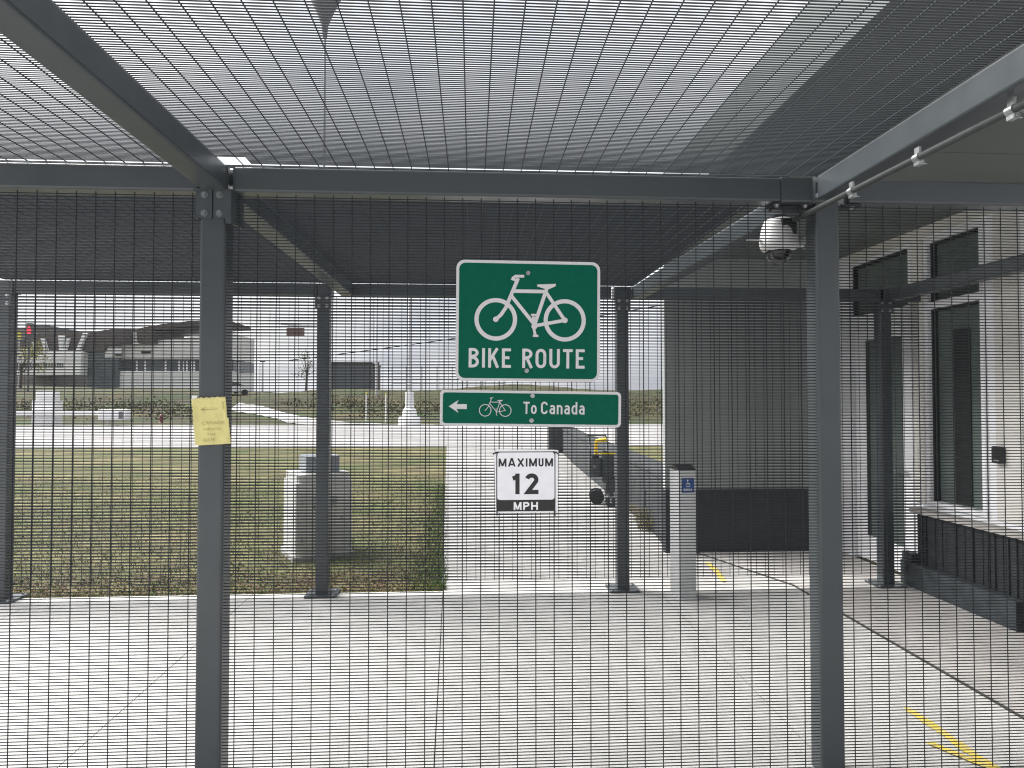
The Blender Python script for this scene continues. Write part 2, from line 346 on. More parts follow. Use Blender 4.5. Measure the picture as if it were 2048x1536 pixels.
# ================================================================= SETTING
g = MB(); g.box(-600, 600, 5.59, 42.0, -.6, -.030); lawn = tag(g.build('lawn', M['lawn']), kind='structure')
def hz(x, y):
    t = min(1, max(0, (y - 43.) / 34.)); s_ = t * t * (3 - 2 * t)
    return s_ * (2.75 + .35 * sin(x * .11 + 1.) + .25 * sin(x * .31)) + .03 * sin(x * 1.3 + y)
b = MB(); NX, NY = 120, 40; vv = []
for j in range(NY + 1):
    y = 42.0 + (120. - 42.) * (j / NY) ** 1.2
    for i in range(NX + 1):
        x = -130 + 260 * i / NX; vv.append((x, y, hz(x, y) - (.03 if j == 0 else 0)))
ff = [(j * (NX + 1) + i, j * (NX + 1) + i + 1, (j + 1) * (NX + 1) + i + 1, (j + 1) * (NX + 1) + i) for j in range(NY) for i in range(NX)]
b.add(vv, ff, True); tag(b.build('grass_bank', M['berm'], fix=False), kind='structure')
tag(MB().box(-900, 900, 119.8, 2400, -3, 2.6).build('ground', M['berm']), kind='structure')
tag(MB().box(-900, 900, -400, 5.59, -.8, -.16).build('ground', M['road']), kind='structure')
# plaza / road crossing behind the lawn, path to it
tag(MB().box(-90, 60, 22.9, 42.6, -.3, .004).build('road', M['road']), kind='structure')
tag(MB().prism([(-.243, 5.60), (-.425, 10.6), (-.863, 22.9), (2.75, 22.9), (2.6, 16.), (2.2, 8.), (2.06, 6.86), (3.86, 6.86), (3.86, 5.60)], -.2, -.004, 'z').build('path', M['path']), kind='structure')
# concrete pad in slabs with real joints
b = MB(); xs = [-7.2, -4.9, -3.40, -1.78, -.19, 1.54, 2.728]; ys = [-5.2, -1.7, .2, 3.52, 5.585]
tag(MB().box(-7.3, 3.86, -5.2, 5.58, -.15, -.019).build('pad_base', M['gap']), kind='structure')
def jx(i, y): return xs[i] - (.029 * (y - 2.92) - .029 if i == 4 else 0)     # that joint runs a little askew
for i in range(len(xs) - 1):
    for j in range(len(ys) - 1):
        y0, y1 = ys[j] + .0012, ys[j + 1] - .0012
        b.prism([(jx(i, y0) + .0028, y0), (jx(i + 1, y0) - .0028, y0), (jx(i + 1, y1) - .0028, y1), (jx(i, y1) + .0028, y1)], -.018, 0, 'z')
tag(b.build('pavement', M['concrete']), kind='structure')
tag(MB().box(2.760, 3.86, -5.2, 5.585, -.018, .002).build('apron', M['apron']), kind='structure')

tag(MB().prism([(2.76, 5.588), (3.855, 5.588), (3.855, 6.83), (2.345, 6.83)], -.003, .001, 'z').build('apron', M['apron']), kind='structure')
tag(MB().prism([(2.728, 5.588), (2.759, 5.588), (2.344, 6.83), (2.317, 6.83)], -.003, .0005, 'z').build('pavement_joint', M['gap']), kind='structure')
tag(MB().box(2.7262, 2.7592, -5.2, 5.583, -.0185, -.0025).build('pavement_joint', M['gap']), kind='structure')

# grass blades and litter over the near lawn: uncountable
b = MB(); rg = random.Random(11)
for k in range(34000):
    if k < 5000: y = 5.6 + 7 * rg.random() ** 1.5; x = -.243 - (y - 5.6) * .036 - abs(rg.gauss(0, .16)) + .035; gr = rg.random() < .85
    elif k < 8000: y = 5.575 + abs(rg.gauss(0, .05)); x = -.28 - 4.3 * rg.random(); gr = rg.random() < .25
    else:
        y = 5.62 + 9. * rg.random() ** 1.7; x = -.28 - rg.random() * (1.2 + y * .62)
        gr = rg.random() < .5 + .45 * sin(x * 1.9 + 1.5 * sin(y * 1.1)) * sin(y * 1.3 + .6)
    if x > -.215 - (y - 5.6) * .036: continue
    h = .015 + .04 * rg.random() * (1.3 if x > -.6 else .8); a = rg.random() * pi; wd = .0035 + .003 * rg.random(); lx, ly = rg.gauss(0, .022), rg.gauss(0, .022)
    z0 = -.031 if x < -.25 else -.01
    b.add([(x - wd * cos(a), y - wd * sin(a), z0), (x + wd * cos(a), y + wd * sin(a), z0), (x + lx, y + ly, z0 + h)], [(0, 1, 2)], mi=0 if gr else 1)
tag(b.build('grass', [M['blade'], M['straw']], fix=False), 'short patchy grass growing on the lawn behind the far fence', 'grass', kind='stuff')
b = MB()
for k in range(5200):
    y = 5.6 + .75 * rg.random() ** 1.6 if k < 4000 else 5.6 + 6 * rg.random(); x = -.3 - rg.random() * (1.2 + y * .62)
    sz = .010 + .016 * rg.random(); a = rg.random() * 6.28; t = rg.uniform(-.6, .6)
    b.add([(x + sz * cos(a), y + sz * sin(a), -.024 + sz * t), (x - sz * .5 * sin(a), y + sz * .5 * cos(a), -.018), (x - sz * cos(a), y - sz * sin(a), -.02 - sz * t * .3), (x + sz * .5 * sin(a), y - sz * .5 * cos(a), -.018)], [(0, 1, 2, 3)])
tag(b.build('leaf_litter', M['leaf_litter'], fix=False), 'brown fallen leaves and mulch scattered along the lawn edge', 'leaves', kind='stuff')

b = MB(); rs = random.Random(8)
for k in range(7000):
    x = rs.uniform(-38, 22); y = 56 + rs.gauss(0, 3.) + 2 * sin(x * .4)
    if x < -9 and abs(y - (45.5 + (x + 10) * -1.25)) < 5: continue
    hh = rs.random() * (.16 + .26 * (.5 + .5 * sin(x * .9 + 1.3 * sin(x * .23)))); s_ = rs.uniform(.05, .12); a = rs.random() * 6.28; tl = rs.uniform(-.6, .6)
    p = Vector((x, y, hz(x, y) + hh)); u = Vector((cos(a), sin(a), tl)) * s_; v_ = Vector((-sin(a) * .4, cos(a) * .4, 1 - abs(tl) * .5)) * s_
    b.add([p + u, p + v_, p - u, p - v_], [(0, 1, 2, 3)])
tag(b.build('ground_cover', M['leaf_dark'], fix=False), 'low dry brown ground cover along the middle of the grass bank', 'plants', kind='stuff')

# white path climbing the bank
def strip(up, lo):
    b = MB(); v = []
    for p, q in zip(up, lo):
        for t in (0, .5, 1): x = p[0] + (q[0] - p[0]) * t; y = p[1] + (q[1] - p[1]) * t; v.append((x, y, hz(x, y) + .06))
    n = len(up); b.add(v, [(i * 3 + k, i * 3 + k + 1, i * 3 + k + 4, i * 3 + k + 3) for i in range(n - 1) for k in (0, 1)], True); return b
tag(strip([(-20.6, 60.5), (-17.6, 57.2), (-14.6, 52.6), (-12.2, 49.3), (-8.5, 45.2), (-4.6, 42.4)],
          [(-19.6, 55.0), (-16.6, 52.0), (-13.9, 48.6), (-12.6, 45.9), (-11.2, 43.6), (-9.5, 42.4)]).build('footpath', M['road'], fix=False), kind='structure')

# ================================================================= FENCE LINES AND ROOF
def post(parent, x, y, ztop=ZB, plate=True, fancy=False):
    o = MB().rbox(x, x + T, y, y + T, 0.0, ztop, .011).build('post', M['paint'], parent)
    if plate:
        MB().rbox(x - .075, x + T + .075, y - .06, y + T + .06, .001, .017, .012).build('base_plate', M['paint'], parent)
        for sx in (-.05, T + .05):
            for sy in (-.035, T + .035): MB().hexbolt((x + sx, y + sy, .017), (0, 0, 1), .011, .012).build('anchor_bolt', M['galv'], o)
    return o
def beam_x(parent, x0, x1, y): return MB().bar((x0, y + T / 2, ZB + T / 2), (x1, y + T / 2, ZB + T / 2), T, T).build('beam', M['paint'], parent)

near = empty('mesh_fence', (0, D, 0), 'near dark grey steel fence of black wire mesh that carries the green signs', 'fence', 'steel mesh fence lines')
near.location = (0, 0, 0)
XL, XR = -1.1024, 1.4733
p1 = post(near, XL, D, plate=False); p2 = post(near, XR, D, plate=False)
beam_x(near, -4.4, XL - .012, D); beam_x(near, XL + T + .036, 1.315, D)
beam_x(near, 1.62, 4.6, D)
MB().bar((1.318, D + T / 2, ZB + T / 2), (1.452, D + T / 2, ZB + T / 2), T + .008, T + .008).build('beam_sleeve', M['paint'], near)
YM = D + .022
weld_mesh('mesh_panel', (-3.6, YM, .003), (1, 0, 0), (0, 0, 1), (0, -1, 0), 3.6 + XL, ZB - .008, near, phase=.022)
weld_mesh('mesh_panel', (XL + T, YM, .003), (1, 0, 0), (0, 0, 1), (0, -1, 0), XR - XL - T, ZB - .008, near, phase=.047)
weld_mesh('mesh_panel', (XR + T, YM, .003), (1, 0, 0), (0, 0, 1), (0, -1, 0), 2.2, ZB - .008, near, phase=.052)

# bolted angle bracket at the head of the left near post
br = MB()
x0, x1, zb, zt = XL - .008, XL + T + .004, 2.318, 2.436
br.rbox(x0, XL + .050, D - .0075, D - .0005, zb, zt, .003, 'y'); br.rbox(XL + .056, x1 + .020, D - .0080, D - .0005, zb, zt, .003, 'y')
br.prism([(x1 - .002, D - .0078), (x1 + .0205, D - .0075), (x1 + .034, D + .03), (x1 + .034, D + T), (x1 + .028, D + T), (x1 + .027, D + .032), (x1 + .014, D - .001), (x1 - .002, D - .001)], zb - .02, zt, 'z')
br.box(x0 - .006, x0 - .0005, D - .0075, D + .06, zb, zt); br.rbox(XL - .020, XL + T + .018, D - .012, D + T, 2.4365, 2.4465 - .0152, .002, 'y')
bk = br.build('corner_bracket', M['paint'], near)
for zz in (2.338, 2.413):
    for xx in (XL + .020, XL + .080): MB().hexbolt((xx, D - .0080, zz), (0, -1, 0), .0098, .006).build('bolt', M['dull'], bk)
# end plate between the long roof beam and the cross beam
ep = MB().box(XL + T + .004, XL + T + .0105, D - .006, D + T - .004, ZB - .004, ZT + .004).box(XL + T + .030, XL + T + .0355, D - .002, D + T, ZB + .002, ZT - .002).build('end_plate', M['paint'], near)
for zz in (ZB + .016, ZT - .016): MB().hexbolt((XL + T + .0105, D + .012, zz), (1, 0, 0), .0105, .013).build('bolt', M['galv'], ep)
ep2 = MB().box(1.4535, 1.4605, D - .030, D - .004, ZB + .001, ZT - .001).box(1.4605, 1.487, D - .031, D - .025, ZB + .001, ZT - .001).build('end_plate', M['paint'], near)
for zz in (ZB + .017, ZT - .017): MB().hexbolt((1.4655, D - .031, zz), (0, -1, 0), .0095, .006).build('bolt', M['galv'], ep2)
mk = MB().box(1.592, 1.601, D - .002, D + T, ZB - .012, ZB + .07).box(1.585, 1.68, D + .01, D + .09, ZB - .012, ZB - .004)
bk2 = mk.build('corner_bracket', M['plinth'], near)
MB().hexbolt((1.645, D + .03, ZB - .012), (0, 0, -1), .009, .007).build('bolt', M['galv'], bk2)
mk = MB().box(1.29, 1.46, D + .004, D + .12, ZB - .012, ZB - .004); mk.box(1.30, 1.37, D + .02, D + .08, ZB - .026, ZB - .013)
bk3 = mk.build('corner_bracket', M['plinth'], near)
for xx in (1.305, 1.43): MB().hexbolt((xx, D + .015, ZB - .012), (0, 0, -1), .009, .009).build('bolt', M['galv'], bk3)

far = empty('mesh_fence', (0, 0, 0), 'far dark grey steel fence of black wire mesh standing along the lawn', 'fence', 'steel mesh fence lines')
FX = [-3.755, -1.262, 1.205, 3.485]
for i, x in enumerate(FX):
    o = post(far, x, D2, ZT - .003)
    hb = MB(); hb.box(x - .012, x + T + .012, D2 - .008, D2 - .0005, ZB - .105, ZB - .004); hb.box(x - .020, x - .0005, D2 - .006, D2 + T - .004, ZB - .0035, ZT - .01); hb.box(x + T + .0005, x + T + .02, D2 - .006, D2 + T - .004, ZB - .0035, ZT - .01)
    hh = hb.build('head_bracket', M['paint'], o)
    for xx in (x + .018, x + T - .018):
        for zz in (ZB - .025, ZB - .085): MB().hexbolt((xx, D2 - .008, zz), (0, -1, 0), .010, .006).build('bolt', M['galv'], o)
ends = [(-5.6, FX[0] - .03), (FX[0] + T + .03, FX[1] - .006), (FX[1] + T + .09, FX[2] - .045), (FX[2] + T + .03, FX[3] + .03), (FX[3] + T + .05, 3.86)]
for a_, c_ in ends: beam_x(far, a_, c_, D2)
for a_, c_, ph in ((-5.6, FX[0], .01), (FX[0] + T, FX[1], .03), (FX[1] + T, FX[2], .05), (FX[2] + T, FX[3], .02), (FX[3] + T, 3.84, .04)):
    weld_mesh('mesh_panel', (a_, D2 + .03, .10), (1, 0, 0), (0, 0, 1), (0, -1, 0), c_ - a_, ZB - .105, far, phase=ph)

roof = empty('mesh_canopy', (0, 0, 0), 'steel roof of black wire mesh panels on long dark grey beams overhead', 'canopy')
zc = ZB + T / 2
def beam_y(pts, tapered=None): return MB().bar(pts[0], pts[1], T, T).build('beam', M['paint'], roof)
xl = XL + T / 2 + .006
beam_y(((xl, -5.7, zc), (xl, D + T - .004, zc))); beam_y(((xl + .006, D + T + .004, zc), (xl + .022, D2 - .004, zc)))
xr = 1.459 + T / 2
beam_y(((xr + .004, -5.7, zc), (xr + .002, D - .0325, zc))); beam_y(((xr - .045, D + T + .006, zc), (1.345 + T / 2, D2 - .004, zc)))
beam_y(((3.585 + T / 2, D + T + .01, zc), (3.565 + T / 2, D2 - .004, zc)))
zr = ZT + WR * 3 + .0105
for xa, xb, ph in ((-3.75, xl - .008, .055), (xl + .010, xr - .028, .021)):
    for ya, yb in ((-5.7, -2.92), (-2.9, -.02), (.0, D + .02), (D + .035, D2 + .09)):
        xb2 = xb if ya < D else (xb if xb < 0 else 1.37)
        weld_mesh('mesh_panel', (xa, ya, zr), (1, 0, 0), (0, 1, 0), (0, 0, -1), xb2 - xa, yb - ya, roof, m='roof_wire', phase=ph, notch=(.13, 6) if ya == 0. and xb > 0 else (0, 0))

# ================================================================= SIGNS ON THE NEAR FENCE
def rr_plate(name, w_, h_, r, y0, y1, m, parent): return MB().prism(rrect(-w_ / 2, w_ / 2, -h_ / 2, h_ / 2, r, 6), y0, y1, 'y').build(name, m, parent)
def ring2(b, c, r0, r1, y, n=64, mi=0):
    v = [(c[0] + r * cos(2 * pi * i / n), y, c[1] + r * sin(2 * pi * i / n)) for r in (r0, r1) for i in range(n)]
    b.add(v, [(i, (i + 1) % n, (i + 1) % n + n, i + n) for i in range(n)], mi=mi)
def stroke2(b, pts, w_, y, mi=0):
    """flat polyline band in the x-z plane with mitred joints"""
    P = [Vector((p[0], p[1])) for p in pts]; L = []; Rr = []
    for i, p in enumerate(P):
        d0 = (p - P[i - 1]).normalized() if i else (P[1] - p).normalized(); d1 = (P[i + 1] - p).normalized() if i < len(P) - 1 else d0
        n0 = Vector((-d0.y, d0.x)); n1 = Vector((-d1.y, d1.x)); m_ = (n0 + n1); m_ = m_ / max(.35, m_.length_squared) * 2 if m_.length > 1e-6 else n0
        L.append(p + m_ * w_ / 2); Rr.append(p - m_ * w_ / 2)
    n = len(P); v = [(q.x, y, q.y) for q in L + Rr]
    b.add(v, [(i, i + n, i + n + 1, i + 1) for i in range(n - 1)], mi=mi)
def poly2(b, pts, y, mi=0): b.add([(p[0], y, p[1]) for p in pts], [list(range(len(pts)))], mi=mi)
def bike(name, parent, k, c, wt, y):
    """bicycle symbol; unit = photo pixels of the big sign, k metres per pixel"""
    def q(x, z): return (c[0] + x * k, c[1] + z * k)
    b = MB(); lay = [y]
    def nx(): lay[0] -= .00018; return lay[0]
    for cx in (-68, 70): ring2(b, q(cx, -21), (42.5 - 8.4 * wt) * k, 42.5 * k, nx())
    W = 7.2 * wt * k
    stroke2(b, [q(-68, -21), q(-58, -12), q(-48, 3), q(-40, 23), q(-24, 62)], W, nx())            # fork and head tube
    stroke2(b, [q(-25, 56), q(-35, 60), q(-30, 66)], 5 * wt * k, nx()); stroke2(b, [q(-36, 61), q(-29, 66), q(-12, 66)], 5.5 * wt * k, nx())   # bars
    stroke2(b, [q(-36, 36), q(28, 36)], W, nx()); stroke2(b, [q(-38, 27), q(9, -30)], W, nx())    # top and down tube
    stroke2(b, [q(35, 47), q(9, -32)], W, nx()); stroke2(b, [q(31, 36), q(70, -21)], W * .95, nx())
    stroke2(b, [q(9, -33), q(70, -21)], W * .95, nx())
    poly2(b, [q(14, 50), q(52, 52), q(51, 47), q(38, 41), q(31, 41), q(14, 46)], nx())            # saddle
    stroke2(b, [q(7, -14), q(7, -34), q(11, -52)], 5.5 * wt * k, nx()); stroke2(b, [q(2, -11), q(12, -11)], 4 * wt * k, nx()); stroke2(b, [q(6, -53), q(17, -53)], 4.4 * wt * k, nx())
    for cx, cz, r in ((-68, -21, 5.5), (70, -21, 5.8), (9, -34, 6)):
        yy = nx(); poly2(b, [q(cx + r * wt * cos(t * pi / 10), cz + r * wt * sin(t * pi / 10)) for t in range(20)], yy)
    return b.build(name, M['white_sheet'], parent, fix=False)
def sign_bolt(parent, x, z, y=-.0042):
    b = MB(); b.tube((x, y, z), (x, y - .0018, z), .0092, n=18); b.tube((x, y - .0018, z), (x, y - .0075, z), .0068, .0060, n=6, smooth=False)
    return b.build('bolt', M['galv'], parent)

YS = D - .004
s1 = empty('bike_route_sign', (.233, YS, 1.9095), 'tall green sign with a large white bicycle and the words BIKE ROUTE', 'sign'); s1.rotation_euler = (0, R(.45), 0)
rr_plate('backing_plate', .600, .502, .035, 0, .003, M['alu'], s1)
rr_plate('border', .600, .502, .035, -.0016, -.0002, M['white_sheet'], s1); rr_plate('green_face', .576, .477, .026, -.0026, -.0018, M['green'], s1)
bike('bicycle_symbol', s1, .00208, (.006, .049), 1., -.0028)
letters('route_lettering', 'BIKE ROUTE', .0805, .482, M['white_sheet'], s1, (-.246, -.0029, -.195), t=.150, gap=.16)
sign_bolt(s1, -.003, .200); sign_bolt(s1, -.006, -.206)

s2 = empty('direction_sign', (.2445, YS, 1.546), 'long narrow green sign with left arrow reading To Canada', 'sign'); s2.rotation_euler = (0, R(.75), 0)
rr_plate('backing_plate', .752, .148, .018, 0, .003, M['alu'], s2)
rr_plate('border', .752, .148, .018, -.0016, -.0002, M['white_sheet'], s2); rr_plate('green_face', .729, .126, .011, -.0026, -.0018, M['green'], s2)
b = MB(); poly2(b, [(-.340, .006), (-.3, .0325), (-.308, .0155), (-.266, .0155), (-.266, -.0045), (-.308, -.0045), (-.3, -.0205)], -.0029)
b.build('arrow_symbol', M['white_sheet'], s2, fix=False)
bike('bicycle_symbol', s2, .00060, (-.1495, .004), .62, -.0028)
letters('to_lettering', 'To', .0500, .0560, M['white_sheet'], s2, (-.033, -.0029, -.0215), t=.14, gap=.09)
letters('canada_lettering', 'Canada', .0515, .182, M['white_sheet'], s2, (.0405, -.0029, -.0215), t=.14, gap=.13)
sign_bolt(s2, .0045, .0535); sign_bolt(s2, .0015, -.0485)

s3 = empty('speed_sign', (.2235, YS, 1.246), 'small white speed notice reading MAXIMUM 12 MPH zip tied to the mesh', 'sign')
MB().prism([(-.133, .127), (-.120, .132), (.120, .130), (.1335, .128), (.131, 0), (.131, -.128), (-.126, -.128), (-.129, 0)], -.0008, .0008, 'y').build('laminated_sheet', M['bright_sheet'], s3)
b = MB()
def frame2(b, o_, i_, y):
    n = len(o_); v = [(p[0], y, p[1]) for p in o_ + i_]; b.add(v, [(i, (i + 1) % n, (i + 1) % n + n, i + n) for i in range(n)])
frame2(b, rrect(-.1235, .1215, -.1225, .1235, .012, 5), rrect(-.1195, .1175, -.0755, .1200, .011, 5), -.0012)
b.build('black_border', M['black_ink'], s3, fix=False)
letters('maximum_lettering', 'MAXIMUM', .0335, .226, M['black_ink'], s3, (-.1145, -.0011, .0615), t=.19, gap=.15)
letters('number_lettering', '12', .085, .107, M['black_ink'], s3, (-.056, -.0011, -.052), t=.20, gap=.24)
letters('mph_lettering', 'MPH', .032, .101, M['bright_sheet'], s3, (-.052, -.0015, -.1165), t=.20, gap=.15)
for sx, sz, dx, dz in ((-.126, .119, -.012, -.006), (.1245, .119, .013, -.009), (-.1205, -.122, .0, -.018), (.118, -.122, .002, -.02)):
    MB().path([(sx - dx, -.003, sz - dz * .4), (sx, -.0045, sz), (sx + dx, -.003, sz + dz)], .0022).tube((sx - .003, -.004, sz), (sx + .003, -.004, sz), .0034).build('cable_tie', M['black_ink'], s3)

nt_ = empty('paper_note', (-1.0510, D - .0060, 1.497), 'creased yellow ruled paper note with pencil arrow taped to the left post', 'note')
cols_, rows_ = 24, 30; v = []
for j in range(rows_ + 1):
    for i in range(cols_ + 1):
        u, t = i / cols_, j / rows_
        xw = .130 - (.004 if t > .55 else 0); x = -.0695 + .138 * u + .030 * (1 - t) * .55 - .002
        if t > .55 and u > .9: x -= .006
        z = -.094 + .190 * t + .007 * (u - .5)
        if u == 0: x += .0012 * sin(j * 2.1); 
        if j == rows_: z += -.002 * sin(i * 1.7) - (.004 if i < 3 else 0)
        yb = -.0008 - .0014 * sin(u * 9 + t * 4) ** 2 - .0016 * abs(sin(t * 13 - u * 7)) - .003 * abs(sin(t * 11 + u * 3)) * (t > .8)
        if u < .12: yb -= .004 * (.12 - u) / .12
        v.append((x, yb, z))
b = MB(); b.add(v, [(j * (cols_ + 1) + i, j * (cols_ + 1) + i + 1, (j + 1) * (cols_ + 1) + i + 1, (j + 1) * (cols_ + 1) + i) for j in range(rows_) for i in range(cols_)], True)
pp = b.build('paper_sheet', M['paper'], nt_, fix=False)
md = pp.modifiers.new('thickness', 'SOLIDIFY'); md.thickness = .0003; md.offset = 1
b = MB(); stroke2(b, [(-.032, .047), (.030, .049)], .0010, -.0052); stroke2(b, [(-.016, .056), (-.033, .047), (-.018, .039)], .0011, -.0054); b.build('pencil_arrow', M['pencil_dark'], nt_, fix=False)
for txt, h_, wd, x, z in (('CANADA', .013, .088, -.030, -.014), ('THROUGH', .010, .070, -.026, -.038), ('THE', .010, .034, -.010, -.058), ('GATE', .012, .046, -.024, -.082)):
    text_mesh('pencil_lettering', txt, h_, wd, M['pencil'], nt_, (x, -.0050, z), thick=.0002, offset=-.012, rot=(0, R(-2), 0))
MB().box(-.071, -.050, -.0046, -.0042, .083, .103).build('tape', M['tape'], nt_)

# ================================================================= CAMERA, CONDUIT, SOFFIT LIGHT
cx, cy = 1.388, D + .175
sc = empty('security_camera', (cx, cy, 2.30), 'white dome security camera hanging under the roof beam behind the right near post', 'camera')
MB().lathe([(.0, .100), (.052, .100), (.062, .094), (.072, .070), (.078, .045), (.082, .012), (.084, .0), (.082, -.018), (.074, -.036), (.056, -.042), (.052, -.038)], n=40).build('housing', M['cam_white'], sc)
MB().lathe([(.055, -.034), (.056, -.052), (.051, -.073), (.040, -.089), (.022, -.100), (.0, -.104)], n=36).build('dome', M['smoke'], sc)
MB().lathe([(.0565, -.036), (.061, -.037), (.061, -.043), (.0565, -.045)], n=36).build('trim_ring', M['cam_white'], sc)
MB().rbox(-.020, .050, -.075, .05, .018, .088, .006).build('junction_box', M['black_plastic'], sc)
MB().box(-.025, .025, -.02, .02, .088, .132 - .012).build('mount_arm', M['black_plastic'], sc)
MB().prism([(-.150, -.004), (-.085, .012), (-.085, -.012), (-.150, -.010)], .002, .006, 'z').build('rain_shield', M['cam_white'], sc)
MB().rbox(.100, .150, -.03, .03, -.018, .016, .005).tube((.08, 0, .002), (.105, 0, .002), .008).build('connector_box', M['cam_white'], sc)
MB().tube((.118, -.01, -.019), (.118, -.01, -.034), .007).tube((.136, -.01, -.019), (.136, -.01, -.030), .006).build('cable_gland', M['galv'], sc)

cd = empty('conduit', (1.437, 2.45, 2.39), 'grey electrical conduit clipped under the right roof beam', 'conduit')
A_, B_ = Vector((1.560, 1.05, 2.402)), Vector((1.4185, D + .085, 2.376))
def onc(t): return A_ + (B_ - A_) * t
cd.location = (0, 0, 0)
MB().tube(A_, B_, .0112, n=16).build('pipe', M['conduit'], cd)
for t in (.395, .592, .782):
    c = onc(t); d = (B_ - A_).normalized(); b = MB(); b.tube(c - d * .012, c + d * .012, .0146, n=16)
    b.box(c.x - .004, c.x + .004, c.y - .012, c.y + .012, c.z + .012, c.z + .034); b.box(c.x - .006, c.x + .012, c.y - .013, c.y + .013, c.z - .026, c.z - .013)
    cl = b.build('clamp', M['galv'], cd); MB().hexbolt((c.x + .003, c.y - .013, c.z - .020), (0, -1, 0), .0055, .006).tube((c.x - .004, c.y, c.z - .020), (c.x + .030, c.y, c.z - .0195), .002).build('screw', M['galv'], cl)

# ================================================================= BUILDING ON THE RIGHT
XW, ZS = 3.86, 3.065
bd = empty('building', (0, 0, 0), 'low building with white wall panels, dark stone plinth and grey overhanging soffit', 'building')
# soffit in two panels with a shadow joint
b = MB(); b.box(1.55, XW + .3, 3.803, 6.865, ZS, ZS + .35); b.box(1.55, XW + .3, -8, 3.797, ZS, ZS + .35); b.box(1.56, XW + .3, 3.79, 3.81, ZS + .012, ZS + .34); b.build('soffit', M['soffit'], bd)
# grey wall facing us, with dark lower band
b = MB(); n = 19
for i in range(n): x = 2.005 + (XW - 2.005) * i / n; b.box(x, x + (XW - 2.005) / n - .004, 6.850, 6.92, .648, ZS)
b.box(2.01, XW, 6.856, 6.94, .64, ZS - .002); b.build('end_wall', M['wall_grey'], bd)
MB().box(2.005, XW - .002, 6.835, 6.94, -.004, .645).build('lower_band', M['plinth'], bd)
# white wall along the walk (pieces round the openings)
yd0, yd1 = 5.70, 6.50      # door leaf (y), transom above it
yw0, yw1 = 4.825, 5.40     # window
b = MB()
b.box(XW, XW + .25, 6.58, 6.848, .0, ZS - .001); b.box(XW, XW + .25, 5.44, 5.62, .0, ZS - .001)
b.box(XW, XW + .25, 5.62, 6.58, 2.965, ZS - .001); b.box(XW, XW + .25, 4.785, 5.44, 2.935, ZS - .001); b.box(XW, XW + .25, 4.785, 5.44, .0, .70)
b.box(XW, XW + .25, 4.30, 4.70, .0, ZS - .001); b.build('white_wall', M['wall_white'], bd)
MB().box(XW + .004, XW + .25, 4.70, 4.785, 0, ZS - .001).box(XW + .004, XW + .25, 2.2, 4.30, 0, ZS - .001).build('white_wall', M['wall_white'], bd)
MB().box(XW - .010, XW + .003, 4.46, 4.695, .70, ZS - .001).build('cream_panel', M['wall_cream'], bd)
MB().box(XW - .008, XW + .003, 4.46, 6.58, 2.972, ZS - .001).build('cream_panel', M['wall_cream'], bd)
MB().box(XW - .012, XW + .003, 5.47, 5.60, 0.70, 2.96).build('pilaster', M['wall_cream'], bd)
# window: transom light above, tall pane below
wn = MB()
for a_, c_, d_, e_ in ((4.785, 4.825, .70, 2.935), (5.40, 5.44, .70, 2.935), (4.825, 5.40, .70, .735), (4.825, 5.40, 2.345, 2.405), (4.825, 5.40, 2.905, 2.935)): wn.box(XW - .018, XW + .10, a_, c_, d_, e_)
wf = wn.build('window', M['frame_white'], bd)
MB().box(XW + .062, XW + .07, 4.825, 5.40, .735, 2.345).build('pane', M['glass'], wf); MB().box(XW + .062, XW + .07, 4.825, 5.40, 2.405, 2.905).build('pane', M['glass'], wf)
gk = MB()
for z0, z1 in ((.735, 2.345), (2.405, 2.905)):
    gk.box(XW + .012, XW + .061, 5.383, 5.3995, z0, z1); gk.box(XW + .012, XW + .061, 4.826, 5.382, z1 - .018, z1 - .001)
gk.build('gasket', M['dark_frame'], wf)
MB().box(XW + .045, XW + .061, 5.02, 5.19, .75, 2.15).build('window_upright', M['dark_frame'], wf)  # dark strip added before the pane, stands in for a column inside
# door with glass, white frame, transom light
dn = MB()
for a_, c_, d_, e_ in ((5.62, 5.66, 0, 2.965), (6.54, 6.58, 0, 2.965), (5.66, 6.54, 2.28, 2.42), (5.66, 6.54, 2.93, 2.965)): dn.box(XW - .012, XW + .10, a_, c_, d_, e_)
df = dn.build('door_frame', M['frame_white'], bd)
MB().box(XW + .05, XW + .06, 5.66, 6.54, 2.42, 2.93).build('transom_pane', M['glass'], df)
MB().box(XW + .008, XW + .049, 6.52, 6.5395, 2.42, 2.93).box(XW + .008, XW + .049, 5.66, 6.52, 2.905, 2.929).build('gasket', M['dark_frame'], df)
dl = MB()
for a_, c_, d_, e_ in ((5.665, 5.80, .02, 2.275), (6.36, 6.535, .02, 2.275), (5.80, 6.36, .02, .255), (5.80, 6.36, 2.165, 2.275)): dl.box(XW + .02, XW + .065, a_, c_, d_, e_)
dr = dl.build('door', M['frame_white'], bd)
MB().box(XW + .04, XW + .05, 5.80, 6.36, .255, 2.165).build('pane', M['glass'], dr)
MB().box(XW + .021, XW + .0395, 6.33, 6.3595, .256, 2.164).build('gasket', M['dark_frame'], dr)
MB().tube((XW - .035, 5.72, .94), (XW - .035, 5.92, .94), .011).tube((XW - .035, 5.74, .94), (XW + .02, 5.74, .94), .007).tube((XW - .035, 5.90, .94), (XW + .02, 5.90, .94), .007).build('handle', M['galv'], dr)
